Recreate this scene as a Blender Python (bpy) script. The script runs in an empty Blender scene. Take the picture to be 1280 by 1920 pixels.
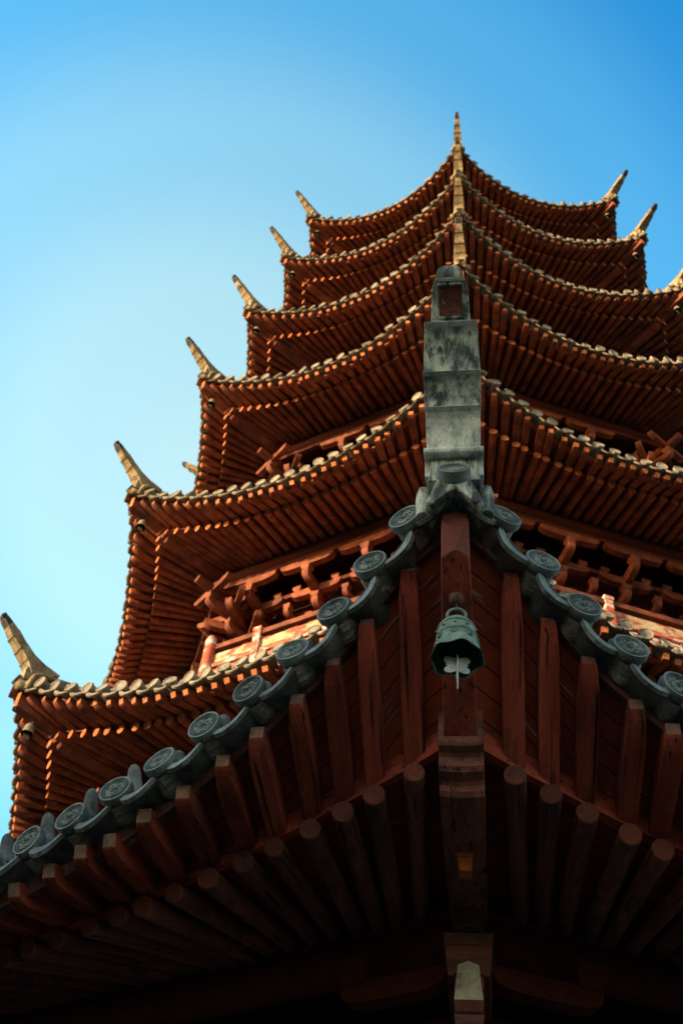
import bpy, math, random
import numpy as np
from mathutils import Matrix, Vector

random.seed(7)
rng = np.random.default_rng(7)
SC = bpy.context.scene
COL = SC.collection
R = math.radians

# ------------------------------------------------------------------ camera
CAM_D, YAW, PITCH, ROLL, FPX = 2.0430 * 6.5, R(-10.622), R(51.936), R(6.967), 2072.0
EYE = 1.6
_cy, _sy = math.cos(YAW), math.sin(YAW)
_fw = np.array([_sy * math.cos(PITCH), _cy * math.cos(PITCH), math.sin(PITCH)])
_rt = np.array([_cy, -_sy, 0.0])
_up = np.cross(_rt, _fw)
_r2 = math.cos(ROLL) * _rt + math.sin(ROLL) * _up
_u2 = -math.sin(ROLL) * _rt + math.cos(ROLL) * _up
cd = bpy.data.cameras.new('camera')
cam = bpy.data.objects.new('camera', cd)
COL.objects.link(cam)
cam.matrix_world = Matrix(((_r2[0], _u2[0], -_fw[0], 0), (_r2[1], _u2[1], -_fw[1], -CAM_D),
                           (_r2[2], _u2[2], -_fw[2], EYE), (0, 0, 0, 1)))
cd.sensor_fit = 'HORIZONTAL'
cd.sensor_width = 24.0
cd.lens = FPX / 1280 * 24.0
cd.clip_start = 0.05
cd.clip_end = 5000
cd.dof.use_dof = True
cd.dof.focus_distance = 4.45
cd.dof.aperture_fstop = 4.5
SC.camera = cam

# ------------------------------------------------------------------ light
SUN_AZ = R(54)            # to the left of the line from the tower to the camera
SUN_EL = R(11.5)
sun_dir = Vector((-math.sin(SUN_AZ) * math.cos(SUN_EL), -math.cos(SUN_AZ) * math.cos(SUN_EL), math.sin(SUN_EL)))
w = bpy.data.worlds.new('World')
SC.world = w
w.use_nodes = True
nt = w.node_tree
sky = nt.nodes.new('ShaderNodeTexSky')
sky.sky_type = 'NISHITA'
sky.sun_disc = False
sky.sun_elevation = SUN_EL
sky.sun_rotation = math.atan2(sun_dir.x, sun_dir.y)
sky.air_density = 1.0
sky.dust_density = 1.5
sky.ozone_density = 0.6
bg = nt.nodes['Background']
# pale, hazy sky left of the tower; bluer falloff partly imitates lens vignetting
_hz = _fw + (400 - 640) / FPX * _r2 - (880 - 960) / FPX * _u2
_hz = _hz / np.linalg.norm(_hz)
_tc = nt.nodes.new('ShaderNodeTexCoord')
_vm = nt.nodes.new('ShaderNodeVectorMath'); _vm.operation = 'DOT_PRODUCT'
_vm.inputs[1].default_value = tuple(_hz)
nt.links.new(_tc.outputs['Generated'], _vm.inputs[0])
_ac = nt.nodes.new('ShaderNodeMath'); _ac.operation = 'ARCCOSINE'
nt.links.new(_vm.outputs['Value'], _ac.inputs[0])
_rg = nt.nodes.new('ShaderNodeMapRange')
_rg.inputs['From Max'].default_value = R(60)
nt.links.new(_ac.outputs[0], _rg.inputs['Value'])
_rp = nt.nodes.new('ShaderNodeValToRGB')
_rp.color_ramp.interpolation = 'EASE'
_st = [(0.0, (1.85, 1.92, 1.40)), (0.14, (1.62, 1.86, 1.42)), (0.27, (1.02, 1.56, 1.42)), (0.40, (0.38, 1.14, 1.36)), (0.53, (0.10, 0.76, 1.20)), (0.72, (0.52, 0.70, 0.80)), (0.9, (0.90, 0.84, 0.76))]
_el = _rp.color_ramp.elements
_el[0].position, _el[0].color = 0.0, (*_st[0][1], 1)
_el[1].position, _el[1].color = _st[-1][0], (*_st[-1][1], 1)
for _p, _c in _st[1:-1]:
    _el.new(_p).color = (*_c, 1)
nt.links.new(_rg.outputs[0], _rp.inputs[0])
_mx = nt.nodes.new('ShaderNodeMix'); _mx.data_type = 'RGBA'; _mx.blend_type = 'MULTIPLY'
_mx.inputs[0].default_value = 1.0
nt.links.new(sky.outputs[0], _mx.inputs[6])
nt.links.new(_rp.outputs[0], _mx.inputs[7])
nt.links.new(_mx.outputs[2], bg.inputs[0])
bg.inputs[1].default_value = 0.15
sl = bpy.data.lights.new('sun', 'SUN')
sl.energy = 3.1
sl.angle = R(0.5)
sl.color = (1.0, 0.76, 0.47)
so = bpy.data.objects.new('sun', sl)
COL.objects.link(so)
so.rotation_euler = sun_dir.to_track_quat('Z', 'Y').to_euler()
so.location = (-20, -20, 30)
SC.view_settings.view_transform = 'Standard'
SC.view_settings.look = 'None'
SC.view_settings.exposure = 1.7
SC.view_settings.gamma = 1.0
SC.cycles.max_bounces = 6
SC.cycles.diffuse_bounces = 3

# ------------------------------------------------------------------ materials
def mat(name):
    m = bpy.data.materials.new(name)
    m.use_nodes = True
    n = m.node_tree.nodes
    b = n['Principled BSDF']
    return m, m.node_tree, n, b


def N(n, kind, **kw):
    x = n.new(kind)
    for k, v in kw.items():
        if k in x.bl_rna.properties:
            setattr(x, k, v)
        else:
            x.inputs[k.replace('_', ' ')].default_value = v
    return x


def ramp(n, stops):
    r = n.new('ShaderNodeValToRGB')
    e = r.color_ramp.elements
    while len(e) > 1:
        e.remove(e[-1])
    e[0].position, e[0].color = stops[0][0], (*stops[0][1], 1)
    for p, c in stops[1:]:
        x = e.new(p)
        x.color = (*c, 1)
    return r


def coords(n, l, scale=(1, 1, 1), randomise=True):
    tc = n.new('ShaderNodeTexCoord')
    mp = n.new('ShaderNodeMapping')
    mp.inputs['Scale'].default_value = scale
    l.new(tc.outputs['Object'], mp.inputs['Vector'])
    if randomise:
        oi = n.new('ShaderNodeObjectInfo')
        mu = n.new('ShaderNodeMath')
        mu.operation = 'MULTIPLY'
        mu.inputs[1].default_value = 37.0
        l.new(oi.outputs['Random'], mu.inputs[0])
        l.new(mu.outputs[0], mp.inputs['Location'])
    return mp


def noise(n, l, vec, scale, detail=6, rough=0.6):
    x = N(n, 'ShaderNodeTexNoise', Scale=scale, Detail=detail, Roughness=rough)
    l.new(vec.outputs[0], x.inputs['Vector'])
    return x


def mixc(n, l, fac, a, b, blend='MIX'):
    m = n.new('ShaderNodeMix')
    m.data_type = 'RGBA'
    m.blend_type = blend
    for s, v in ((0, fac), (6, a), (7, b)):
        if hasattr(v, 'links') or hasattr(v, 'is_linked'):
            l.new(v, m.inputs[s])
        elif s == 0:
            m.inputs[0].default_value = v
        else:
            m.inputs[s].default_value = (*v, 1)
    return m.outputs[2]


def bump(n, l, b, h, strength, dist):
    bp = N(n, 'ShaderNodeBump', Strength=strength, Distance=dist)
    l.new(h, bp.inputs['Height'])
    l.new(bp.outputs[0], b.inputs['Normal'])


def weathered(name, scale, stops, rough=0.85, stretch=(1, 1, 1), fine=40.0, fine_mix=None, bstr=0.4, bdist=0.004,
              over=None, over_scale=3.0, over_range=(0.55, 0.65), over_stretch=None, spec=0.3, tone=0.0, cracks=False, dust=None):
    """ramped noise as base colour, an optional second layer of patches, fine bump"""
    m, t, n, b = mat(name)
    l = t.links
    v = coords(n, l, stretch)
    nz = noise(n, l, v, scale, 8, 0.62)
    rp = ramp(n, stops)
    l.new(nz.outputs['Fac'], rp.inputs[0])
    c = rp.outputs[0]
    if over:
        v2 = coords(n, l, over_stretch or (1, 1, 1))
        n2 = noise(n, l, v2, over_scale, 10, 0.7)
        r2 = ramp(n, [(over_range[0], (0, 0, 0)), (over_range[1], (1, 1, 1))])
        l.new(n2.outputs['Fac'], r2.inputs[0])
        c = mixc(n, l, r2.outputs[0], c, over)
    if dust:
        v4 = coords(n, l, (0.9, 3, 3))
        n4 = noise(n, l, v4, 5.0, 10, 0.75)
        r4 = ramp(n, [(0.58, (0, 0, 0)), (0.78, (0.75, 0.75, 0.75))])
        l.new(n4.outputs['Fac'], r4.inputs[0])
        c = mixc(n, l, r4.outputs[0], c, dust)
    if cracks:
        v5 = coords(n, l, (0.7, 26, 26))
        n5 = noise(n, l, v5, 1.6, 5, 0.6)
        r5 = ramp(n, [(0.34, (0.10, 0.10, 0.10)), (0.42, (1, 1, 1))])
        l.new(n5.outputs['Fac'], r5.inputs[0])
        c = mixc(n, l, 1.0, c, r5.outputs[0], 'MULTIPLY')
    if tone:
        oi = n.new('ShaderNodeObjectInfo')
        mr = n.new('ShaderNodeMapRange')
        mr.inputs['To Min'].default_value = 1 - tone
        mr.inputs['To Max'].default_value = 1 + tone
        l.new(oi.outputs['Random'], mr.inputs['Value'])
        c = mixc(n, l, 1.0, c, mr.outputs[0], 'MULTIPLY')
    n3 = noise(n, l, v, fine, 6, 0.7)
    r3 = ramp(n, [(0.3, (0.62, 0.62, 0.62)), (0.7, (1.15, 1.15, 1.15))])
    l.new(n3.outputs['Fac'], r3.inputs[0])
    c = mixc(n, l, 1.0, c, r3.outputs[0], 'MULTIPLY')
    l.new(c, b.inputs['Base Color'])
    b.inputs['Roughness'].default_value = rough
    b.inputs['Specular IOR Level'].default_value = spec
    bump(n, l, b, n3.outputs['Fac'], bstr, bdist)
    return m


M = {}
# sunlit red oxide timber of the tower
M['wood'] = weathered('red_timber', 5.5, [(0.28, (0.075, 0.019, 0.008)), (0.48, (0.19, 0.045, 0.016)), (0.72, (0.33, 0.092, 0.036))],
                      rough=0.75, tone=0.25, fine=14, over=(0.07, 0.026, 0.016), over_scale=2.2, over_range=(0.52, 0.68), bstr=0.3, bdist=0.01)
M['wood_end'] = weathered('sunlit_dusty_end', 9, [(0.3, (0.34, 0.085, 0.026)), (0.6, (0.50, 0.155, 0.050)), (0.8, (0.56, 0.22, 0.09))], fine=20)  # dusty ends; paler orange paints in the sun that strikes them
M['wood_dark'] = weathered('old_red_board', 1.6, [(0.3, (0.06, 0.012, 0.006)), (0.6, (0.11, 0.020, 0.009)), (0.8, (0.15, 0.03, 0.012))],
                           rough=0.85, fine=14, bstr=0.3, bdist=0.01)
# weathered timber of the close eave: object X runs along the piece
M['rafter'] = weathered('worn_rafter_timber', 2.2, [(0.28, (0.09, 0.024, 0.015)), (0.45, (0.25, 0.044, 0.023)), (0.62, (0.36, 0.070, 0.035)), (0.8, (0.46, 0.13, 0.07))],
                        stretch=(0.8, 5, 5), fine=26, bstr=0.5, bdist=0.004, over=(0.040, 0.022, 0.020), over_scale=4.0,
                        over_range=(0.54, 0.70), over_stretch=(0.5, 2, 2), tone=0.34, cracks=True, dust=(0.30, 0.19, 0.15))
M['log'] = weathered('worn_round_timber', 3.0, [(0.28, (0.07, 0.042, 0.038)), (0.5, (0.20, 0.072, 0.048)), (0.75, (0.34, 0.12, 0.072))],
                     stretch=(0.6, 4, 4), fine=26, bstr=0.5, bdist=0.004, over=(0.055, 0.042, 0.044), over_scale=3.0,
                     over_range=(0.5, 0.66), over_stretch=(0.7, 2, 2), tone=0.28, cracks=True, dust=(0.28, 0.23, 0.22))
M['eave_dust'] = weathered('dust_streaked_eave_board', 3.5, [(0.3, (0.05, 0.022, 0.022)), (0.5, (0.12, 0.048, 0.042)), (0.7, (0.20, 0.09, 0.075))], fine=40, bstr=0.6,
                           over=(0.34, 0.29, 0.28), over_scale=7, over_range=(0.56, 0.70))
M['end'] = weathered('weathered_end_grain', 9, [(0.3, (0.12, 0.07, 0.05)), (0.6, (0.30, 0.18, 0.12)), (0.8, (0.36, 0.26, 0.19))], fine=60)
M['end_red'] = weathered('red_end_grain', 9, [(0.3, (0.07, 0.022, 0.014)), (0.6, (0.17, 0.042, 0.022)), (0.8, (0.30, 0.11, 0.06))], fine=60, tone=0.3, over=(0.04, 0.022, 0.018), over_scale=9, over_range=(0.50, 0.66))


def board_mat():
    m, t, n, b = mat('scratched_soffit_board')
    l = t.links
    v = coords(n, l, (1, 1, 1), False)
    nz = noise(n, l, v, 2.5, 8, 0.65)
    rp = ramp(n, [(0.3, (0.12, 0.026, 0.014)), (0.55, (0.28, 0.052, 0.024)), (0.8, (0.36, 0.075, 0.038))])
    l.new(nz.outputs['Fac'], rp.inputs[0])
    # peeling streaks running along the boards (UV u runs along the eave)
    uv = n.new('ShaderNodeUVMap')
    mp = n.new('ShaderNodeMapping')
    mp.inputs['Scale'].default_value = (3.0, 34.0, 1)
    l.new(uv.outputs[0], mp.inputs[0])
    n2 = noise(n, l, mp, 1.0, 9, 0.72)
    big = noise(n, l, v, 2.2, 3, 0.5)
    ad = n.new('ShaderNodeMath'); ad.operation = 'MULTIPLY_ADD'
    ad.inputs[1].default_value = 0.55
    l.new(big.outputs['Fac'], ad.inputs[0])
    l.new(n2.outputs['Fac'], ad.inputs[2])
    r2 = ramp(n, [(0.90, (0, 0, 0)), (0.96, (1, 1, 1))])
    l.new(ad.outputs[0], r2.inputs[0])
    c = mixc(n, l, r2.outputs[0], rp.outputs[0], (0.30, 0.26, 0.25))
    # plank joints
    sp = n.new('ShaderNodeSeparateXYZ')
    l.new(uv.outputs[0], sp.inputs[0])
    f1 = n.new('ShaderNodeMath'); f1.operation = 'MULTIPLY'; f1.inputs[1].default_value = 9.0
    f2 = n.new('ShaderNodeMath'); f2.operation = 'FRACT'
    f3 = n.new('ShaderNodeMath'); f3.operation = 'LESS_THAN'; f3.inputs[1].default_value = 0.06
    l.new(sp.outputs[1], f1.inputs[0]); l.new(f1.outputs[0], f2.inputs[0]); l.new(f2.outputs[0], f3.inputs[0])
    c = mixc(n, l, f3.outputs[0], c, (0.02, 0.008, 0.006))
    l.new(c, b.inputs['Base Color'])
    b.inputs['Roughness'].default_value = 0.85
    b.inputs['Specular IOR Level'].default_value = 0.2
    bump(n, l, b, n2.outputs['Fac'], 0.4, 0.004)
    return m


M['board'] = board_mat()
M['tile'] = weathered('grey_green_tile', 9, [(0.3, (0.065, 0.095, 0.095)), (0.5, (0.15, 0.205, 0.195)), (0.66, (0.25, 0.31, 0.285)), (0.82, (0.40, 0.44, 0.37))],
                      fine=70, bstr=0.6, bdist=0.003, over=(0.36, 0.38, 0.31), over_scale=20, over_range=(0.57, 0.68), spec=0.4, rough=0.7, tone=0.25)
M['tile_groove_shade'] = weathered('shaded_tile_groove', 9, [(0.3, (0.028, 0.042, 0.044)), (0.7, (0.07, 0.095, 0.092))], fine=70)  # painted shade for the recesses of the carved discs
M['pan'] = weathered('stained_pan_tile', 7, [(0.3, (0.05, 0.062, 0.058)), (0.5, (0.13, 0.155, 0.14)), (0.66, (0.24, 0.27, 0.24)), (0.8, (0.42, 0.44, 0.37))],
                     fine=60, bstr=0.7, bdist=0.004, over=(0.028, 0.036, 0.036), over_scale=8, over_range=(0.56, 0.70), rough=0.8)
M['mortar'] = weathered('lime_mortar', 20, [(0.3, (0.16, 0.16, 0.12)), (0.6, (0.36, 0.36, 0.28)), (0.8, (0.5, 0.5, 0.42))], fine=90, bstr=0.9, bdist=0.006)
M['plaster'] = weathered('green_grey_plaster', 5.0, [(0.32, (0.03, 0.045, 0.045)), (0.43, (0.13, 0.17, 0.145)), (0.51, (0.38, 0.44, 0.35)), (0.64, (0.68, 0.72, 0.58))],
                         stretch=(2.0, 2.0, 0.8), fine=55, bstr=0.8, bdist=0.006, over=(0.045, 0.060, 0.058), over_scale=8, over_range=(0.49, 0.60), over_stretch=(2.0, 2.6, 0.45), dust=(0.74, 0.76, 0.62))
M['plaster_pale'] = weathered('pale_plaster', 6.0, [(0.30, (0.22, 0.26, 0.22)), (0.46, (0.58, 0.63, 0.52)), (0.66, (0.80, 0.82, 0.69))],
                              stretch=(1.5, 1.5, 0.8), fine=55, bstr=0.6, bdist=0.005, over=(0.20, 0.25, 0.22), over_scale=9, over_range=(0.50, 0.68), over_stretch=(2.0, 2.6, 0.4))
M['brick'] = weathered('flaking_red_render', 30, [(0.3, (0.09, 0.022, 0.014)), (0.6, (0.17, 0.05, 0.03))], fine=80, bstr=0.9, bdist=0.01,
                       over=(0.45, 0.42, 0.38), over_scale=55, over_range=(0.60, 0.66))
M['far_tile'] = weathered('brown_grey_tile', 5, [(0.3, (0.10, 0.085, 0.06)), (0.5, (0.24, 0.20, 0.14)), (0.7, (0.36, 0.31, 0.23))], fine=30, bstr=0.5, bdist=0.01)
M['far_plaster'] = weathered('ochre_plaster', 6, [(0.3, (0.10, 0.07, 0.035)), (0.5, (0.26, 0.19, 0.095)), (0.7, (0.44, 0.35, 0.20))], fine=22, bstr=0.5, bdist=0.01,
                             over=(0.09, 0.065, 0.04), over_scale=9, over_range=(0.53, 0.64), tone=0.15)
M['near_black'] = weathered('near_black_tone', 12, [(0.3, (0.015, 0.015, 0.015)), (0.7, (0.06, 0.055, 0.05))], fine=40)  # near-black tone of the finial tips and small bell insides
M['roof'] = weathered('grey_roof_tile', 3, [(0.3, (0.06, 0.065, 0.06)), (0.6, (0.13, 0.13, 0.115)), (0.8, (0.2, 0.19, 0.16))], fine=20, bstr=0.5, bdist=0.02)
M['bronze'] = weathered('verdigris_bronze', 22, [(0.3, (0.085, 0.15, 0.115)), (0.52, (0.18, 0.28, 0.215)), (0.75, (0.32, 0.42, 0.33))], fine=110, bstr=0.5, bdist=0.002,
                        over=(0.10, 0.085, 0.05), over_scale=26, over_range=(0.62, 0.74), rough=0.65)
M['bronze_in'] = weathered('dark_bell_inside', 22, [(0.3, (0.012, 0.03, 0.026)), (0.7, (0.04, 0.085, 0.07))], fine=110, rough=0.7)
M['old_bell'] = weathered('pale_weathered_bell', 12, [(0.3, (0.12, 0.10, 0.07)), (0.6, (0.28, 0.24, 0.16))], fine=60)
M['vane'] = weathered('grey_zinc_sheet', 30, [(0.3, (0.36, 0.42, 0.40)), (0.6, (0.50, 0.56, 0.52)), (0.8, (0.6, 0.64, 0.58))], fine=90, rough=0.5, bstr=0.1)
M['iron'] = weathered('rusty_iron', 20, [(0.3, (0.05, 0.025, 0.018)), (0.7, (0.16, 0.07, 0.045))], fine=80)
M['cream'] = weathered('cream_wall_panel', 2.5, [(0.3, (0.46, 0.29, 0.15)), (0.6, (0.60, 0.43, 0.25)), (0.8, (0.68, 0.54, 0.36))], fine=20, bstr=0.2, over=(0.36, 0.08, 0.04), over_scale=4, over_range=(0.47, 0.54), over_stretch=(1, 1, 2))
M['peel'] = weathered('peeling_red_paint', 3, [(0.3, (0.42, 0.07, 0.035)), (0.7, (0.52, 0.12, 0.06))], fine=20, over=(0.72, 0.52, 0.44), over_scale=3.5,
                      over_range=(0.50, 0.56), over_stretch=(1, 1, 2.5))
M['beak'] = weathered('pale_green_paint', 8, [(0.3, (0.34, 0.30, 0.19)), (0.7, (0.52, 0.46, 0.31))], fine=40, over=(0.16, 0.10, 0.06), over_scale=10, over_range=(0.54, 0.66))
M['void'] = weathered('shade_black', 3, [(0.3, (0.02, 0.012, 0.01)), (0.7, (0.05, 0.02, 0.015))], fine=20)  # near-black puts shade into the colour: doorways, wall under the close eave
M['ground'] = weathered('stone_paving', 0.6, [(0.3, (0.075, 0.065, 0.05)), (0.7, (0.13, 0.115, 0.09))], fine=6, bstr=0.3)
M['hall'] = weathered('ochre_hall_wall', 0.6, [(0.3, (0.30, 0.20, 0.09)), (0.7, (0.42, 0.30, 0.14))], fine=8)

# ------------------------------------------------------------------ mesh helpers
def V(*a):
    return np.array(a, float)


def unit(v):
    return v / (np.linalg.norm(v) + 1e-12)


class MB:
    """collects faces of one mesh"""
    def __init__(s):
        s.v, s.f, s.m, s.uv = [], [], [], {}

    def add(s, vs, fs, mi=0):
        o = len(s.v)
        s.v.extend([tuple(x) for x in vs])
        for f in fs:
            s.f.append([i + o for i in f])
            s.m.append(mi)

    def hexa(s, q, mi=0, me=None):
        """q: 4 corners at start then 4 at end; me: material of the end cap"""
        o = len(s.v)
        s.add(q, [(0, 3, 2, 1), (4, 5, 6, 7), (0, 1, 5, 4), (1, 2, 6, 5), (2, 3, 7, 6), (3, 0, 4, 7)], mi)
        if me is not None:
            s.m[-6] = me

    def box(s, c, ax, ay, az, mi=0):
        c, ax, ay, az = map(np.asarray, (c, ax, ay, az))
        s.hexa([c - ax - ay - az, c + ax - ay - az, c + ax + ay - az, c - ax + ay - az,
                c - ax - ay + az, c + ax - ay + az, c + ax + ay + az, c - ax + ay + az], mi)

    def rings(s, rs, cap0=True, cap1=True, mi=0, closed=True, mi0=None, mi1=None):
        n = len(rs[0])
        o = len(s.v)
        for r in rs:
            s.v.extend([tuple(x) for x in r])
        for j in range(len(rs) - 1):
            for i in range(n if closed else n - 1):
                k = (i + 1) % n
                s.f.append([o + j * n + i, o + j * n + k, o + (j + 1) * n + k, o + (j + 1) * n + i])
                s.m.append(mi)
        if cap0:
            s.f.append([o + i for i in range(n)][::-1]); s.m.append(mi if mi0 is None else mi0)
        if cap1:
            q = o + (len(rs) - 1) * n
            s.f.append([q + i for i in range(n)]); s.m.append(mi if mi1 is None else mi1)

    def tube(s, p0, p1, r0, r1=None, n=10, mi=0, mi0=None, mi1=None):
        p0, p1 = np.asarray(p0, float), np.asarray(p1, float)
        r1 = r0 if r1 is None else r1
        d = unit(p1 - p0)
        a = unit(np.cross(d, V(0, 0, 1) if abs(d[2]) < .95 else V(1, 0, 0)))
        b = np.cross(d, a)
        th = np.linspace(0, 2 * math.pi, n, endpoint=False)
        s.rings([[p + r * (math.cos(t) * a + math.sin(t) * b) for t in th] for p, r in ((p0, r0), (p1, r1))], mi=mi, mi0=mi0, mi1=mi1)

    def path(s, pts, r, n=8, mi=0, closed=False):
        pts = [np.asarray(p, float) for p in pts]
        rs = []
        L = len(pts)
        for i, p in enumerate(pts):
            if closed:
                d = unit(pts[(i + 1) % L] - pts[i - 1])
            else:
                d = unit(pts[min(i + 1, L - 1)] - pts[max(i - 1, 0)])
            a = unit(np.cross(d, V(0.13, 0.21, 1)))
            b = np.cross(d, a)
            rr = r[i] if hasattr(r, '__len__') else r
            rs.append([p + rr * (math.cos(t) * a + math.sin(t) * b) for t in np.linspace(0, 2 * math.pi, n, endpoint=False)])
        if closed:
            rs.append(rs[0])
        s.rings(rs, cap0=not closed, cap1=not closed, mi=mi)

    def grid(s, g, mi=0, uv=None):
        """g[i][j] points"""
        o = len(s.v)
        a, b = len(g), len(g[0])
        for row in g:
            s.v.extend([tuple(x) for x in row])
        for i in range(a - 1):
            for j in range(b - 1):
                s.f.append([o + i * b + j, o + (i + 1) * b + j, o + (i + 1) * b + j + 1, o + i * b + j + 1])
                s.m.append(mi)
        if uv is not None:
            for i in range(a):
                for j in range(b):
                    s.uv[o + i * b + j] = uv[i][j]

    def mesh(s, name, mats, smooth=None):
        me = bpy.data.meshes.new(name)
        me.from_pydata(s.v, [], s.f)
        for m in mats:
            me.materials.append(m)
        me.polygons.foreach_set('material_index', s.m)
        if s.uv:
            l = me.uv_layers.new(name='UVMap')
            for lp in me.loops:
                l.data[lp.index].uv = s.uv.get(lp.vertex_index, (0, 0))
        me.validate()
        import bmesh
        bm = bmesh.new()
        bm.from_mesh(me)
        bmesh.ops.recalc_face_normals(bm, faces=bm.faces)
        bm.to_mesh(me)
        bm.free()
        if smooth is not None:
            me.polygons.foreach_set('use_smooth', [True] * len(me.polygons))
            me.set_sharp_from_angle(angle=R(smooth))
        return me


def link(name, me, parent=None, M4=None):
    o = bpy.data.objects.new(name, me)
    COL.objects.link(o)
    if M4 is not None:
        o.matrix_basis = M4
    if parent is not None:
        o.parent = parent
    return o


def frame(o, x, z):
    """matrix with origin o, local X along x, local Z close to z"""
    x = unit(np.asarray(x)); y = unit(np.cross(z, x)); z = np.cross(x, y)
    return Matrix(((x[0], y[0], z[0], o[0]), (x[1], y[1], z[1], o[1]), (x[2], y[2], z[2], o[2]), (0, 0, 0, 1)))


def bevel(o, w, seg=1, ang=35):
    m = o.modifiers.new('bevel', 'BEVEL')
    m.width = w; m.segments = seg; m.limit_method = 'ANGLE'; m.angle_limit = R(ang)
    return o


def thing(o, label, cat, group=None):
    o['label'] = label
    o['category'] = cat
    if group:
        o['group'] = group
    return o


# ------------------------------------------------------------------ tower geometry
S = 6.5
PHI = R(0.280)
Q8 = math.pi / 4
C8 = math.cos(math.pi / 8)
Z0 = EYE


def rad(az):
    return V(-math.sin(az), -math.cos(az), 0)


def corner(r, z, az):
    p = rad(az) * r
    p[2] = z
    return p


TIERS = []
NR = 1.575 * S
TIERS.append(dict(R=NR, H=0.40 * S + Z0, a=0.07 * S, b=0.152 * S, pa=2.98, pb=3.6, offK=0.5,
                  KH=2.5735 + Z0, Ka=0.2978, Kb=0.2586, Kpb=2.533, Kpa=3.0, offW=1.5, WH=2.98 + Z0, pitch=0.232, rp=0.0415))
for r_, h_, a_, b_ in ((1.0079, 1.1666, .0542, .0779), (.9324, 1.7598, .0638, .0818), (.8599, 2.3053, .0696, .0830),
                       (.7913, 2.7647, .0753, .0746), (.7265, 3.216, .0723, .0751), (.6701, 3.6179, .0754, .0693)):
    TIERS.append(dict(R=r_ * S, H=h_ * S + Z0, a=a_ * S, b=b_ * S, pa=2.114, pb=2.114, offK=0.43,
                      KH=h_ * S + Z0 - 0.06, Ka=a_ * S * 0.66, Kb=b_ * S * 0.34, Kpb=2.2, Kpa=2.2,
                      offW=1.2, WH=h_ * S + Z0 + 0.06, pitch=0.218, rp=0.155 / (r_ * S * 0.3827)))
for T in TIERS:
    T['ap'] = T['R'] * C8

_dx = [0.0, .85, .90, .94, .97, 1.0, 1.2]
_dy = [0.0, 0.0, .055, .105, .085, 0.0, 0.0]


def octp(Rr, z, i, u):
    A, B = corner(Rr, z, PHI + Q8 * i), corner(Rr, z, PHI + Q8 * (i + 1))
    t = (u + 1) / 2
    return A * (1 - t) + B * t


def cdir(i, u):
    return rad(PHI + Q8 * (i + (1 if u > 0 else 0)))


def nrm(i):
    return rad(PHI + Q8 * (i + .5))


def tang(i):
    az = PHI + Q8 * (i + .5)
    return V(-math.cos(az), math.sin(az), 0)


def E(T, i, u):
    """centre line of the eave tile ends"""
    p = octp(T['R'], T['H'], i, u)
    au = min(abs(u), 1.0)
    p = p + cdir(i, u) * (T['a'] * au ** T['pa'])
    p[2] += T['b'] * au ** T['pb']
    if T is TIERS[0]:
        p[2] += float(np.interp(au, _dx, _dy))
    return p


def K(T, i, u, dz=0.0):
    """underside of the flying rafters where they leave the lower board"""
    p = octp((T['ap'] - T['offK']) / C8, T['KH'], i, u)
    au = abs(u)
    p = p + cdir(i, u) * (T['Ka'] * au ** T['Kpa'])
    p[2] += T['Kb'] * au ** T['Kpb'] + dz
    return p


def Wt(T, i, t, dz=0.0):
    """point on the inner purlin line, t metres along the facet"""
    p = nrm(i) * (T['ap'] - T['offW']) + tang(i) * t
    p[2] = T['WH'] + dz
    return p


def Wu(T, i, u, dz=0.0):
    """inner end of the round rafter that starts at K(u): square to the wall in mid facet, fanned at the corners"""
    hk = (T['ap'] - T['offK']) * math.tan(math.pi / 8)
    hw = (T['ap'] - T['offW']) * math.tan(math.pi / 8)
    t = abs(u) * hk
    k = 0.55 * hw
    if t > k:
        t = k + (t - k) * (hw * 0.97 - k) / (hk - k)
    return Wt(T, i, math.copysign(t, u), dz)


def Ein(T, i, u, inset, dz):
    e, k = E(T, i, u), K(T, i, u)
    d = k - e
    d[2] = 0
    p = e + unit(d) * inset
    p[2] += dz
    return p


def eave_us(T, i, pitch, u0=0.975):
    """tile positions: equal steps of arc length, symmetric"""
    us = np.linspace(0, 1, 801)
    P = np.array([E(T, i, u) for u in us])
    s = np.r_[0, np.cumsum(np.linalg.norm(np.diff(P, axis=0), axis=1))]
    s0 = np.interp(u0, us, s)
    n = max(2, int(round(s0 / pitch - 0.5)))
    st = s0 / (n + 0.5)
    half = [float(np.interp((j + .5) * st, s, us)) for j in range(n + 1)]
    return [-x for x in half[::-1]] + half


# ------------------------------------------------------------------ shared meshes
SL = -0.18                               # slope of the tiling at the eave


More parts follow.
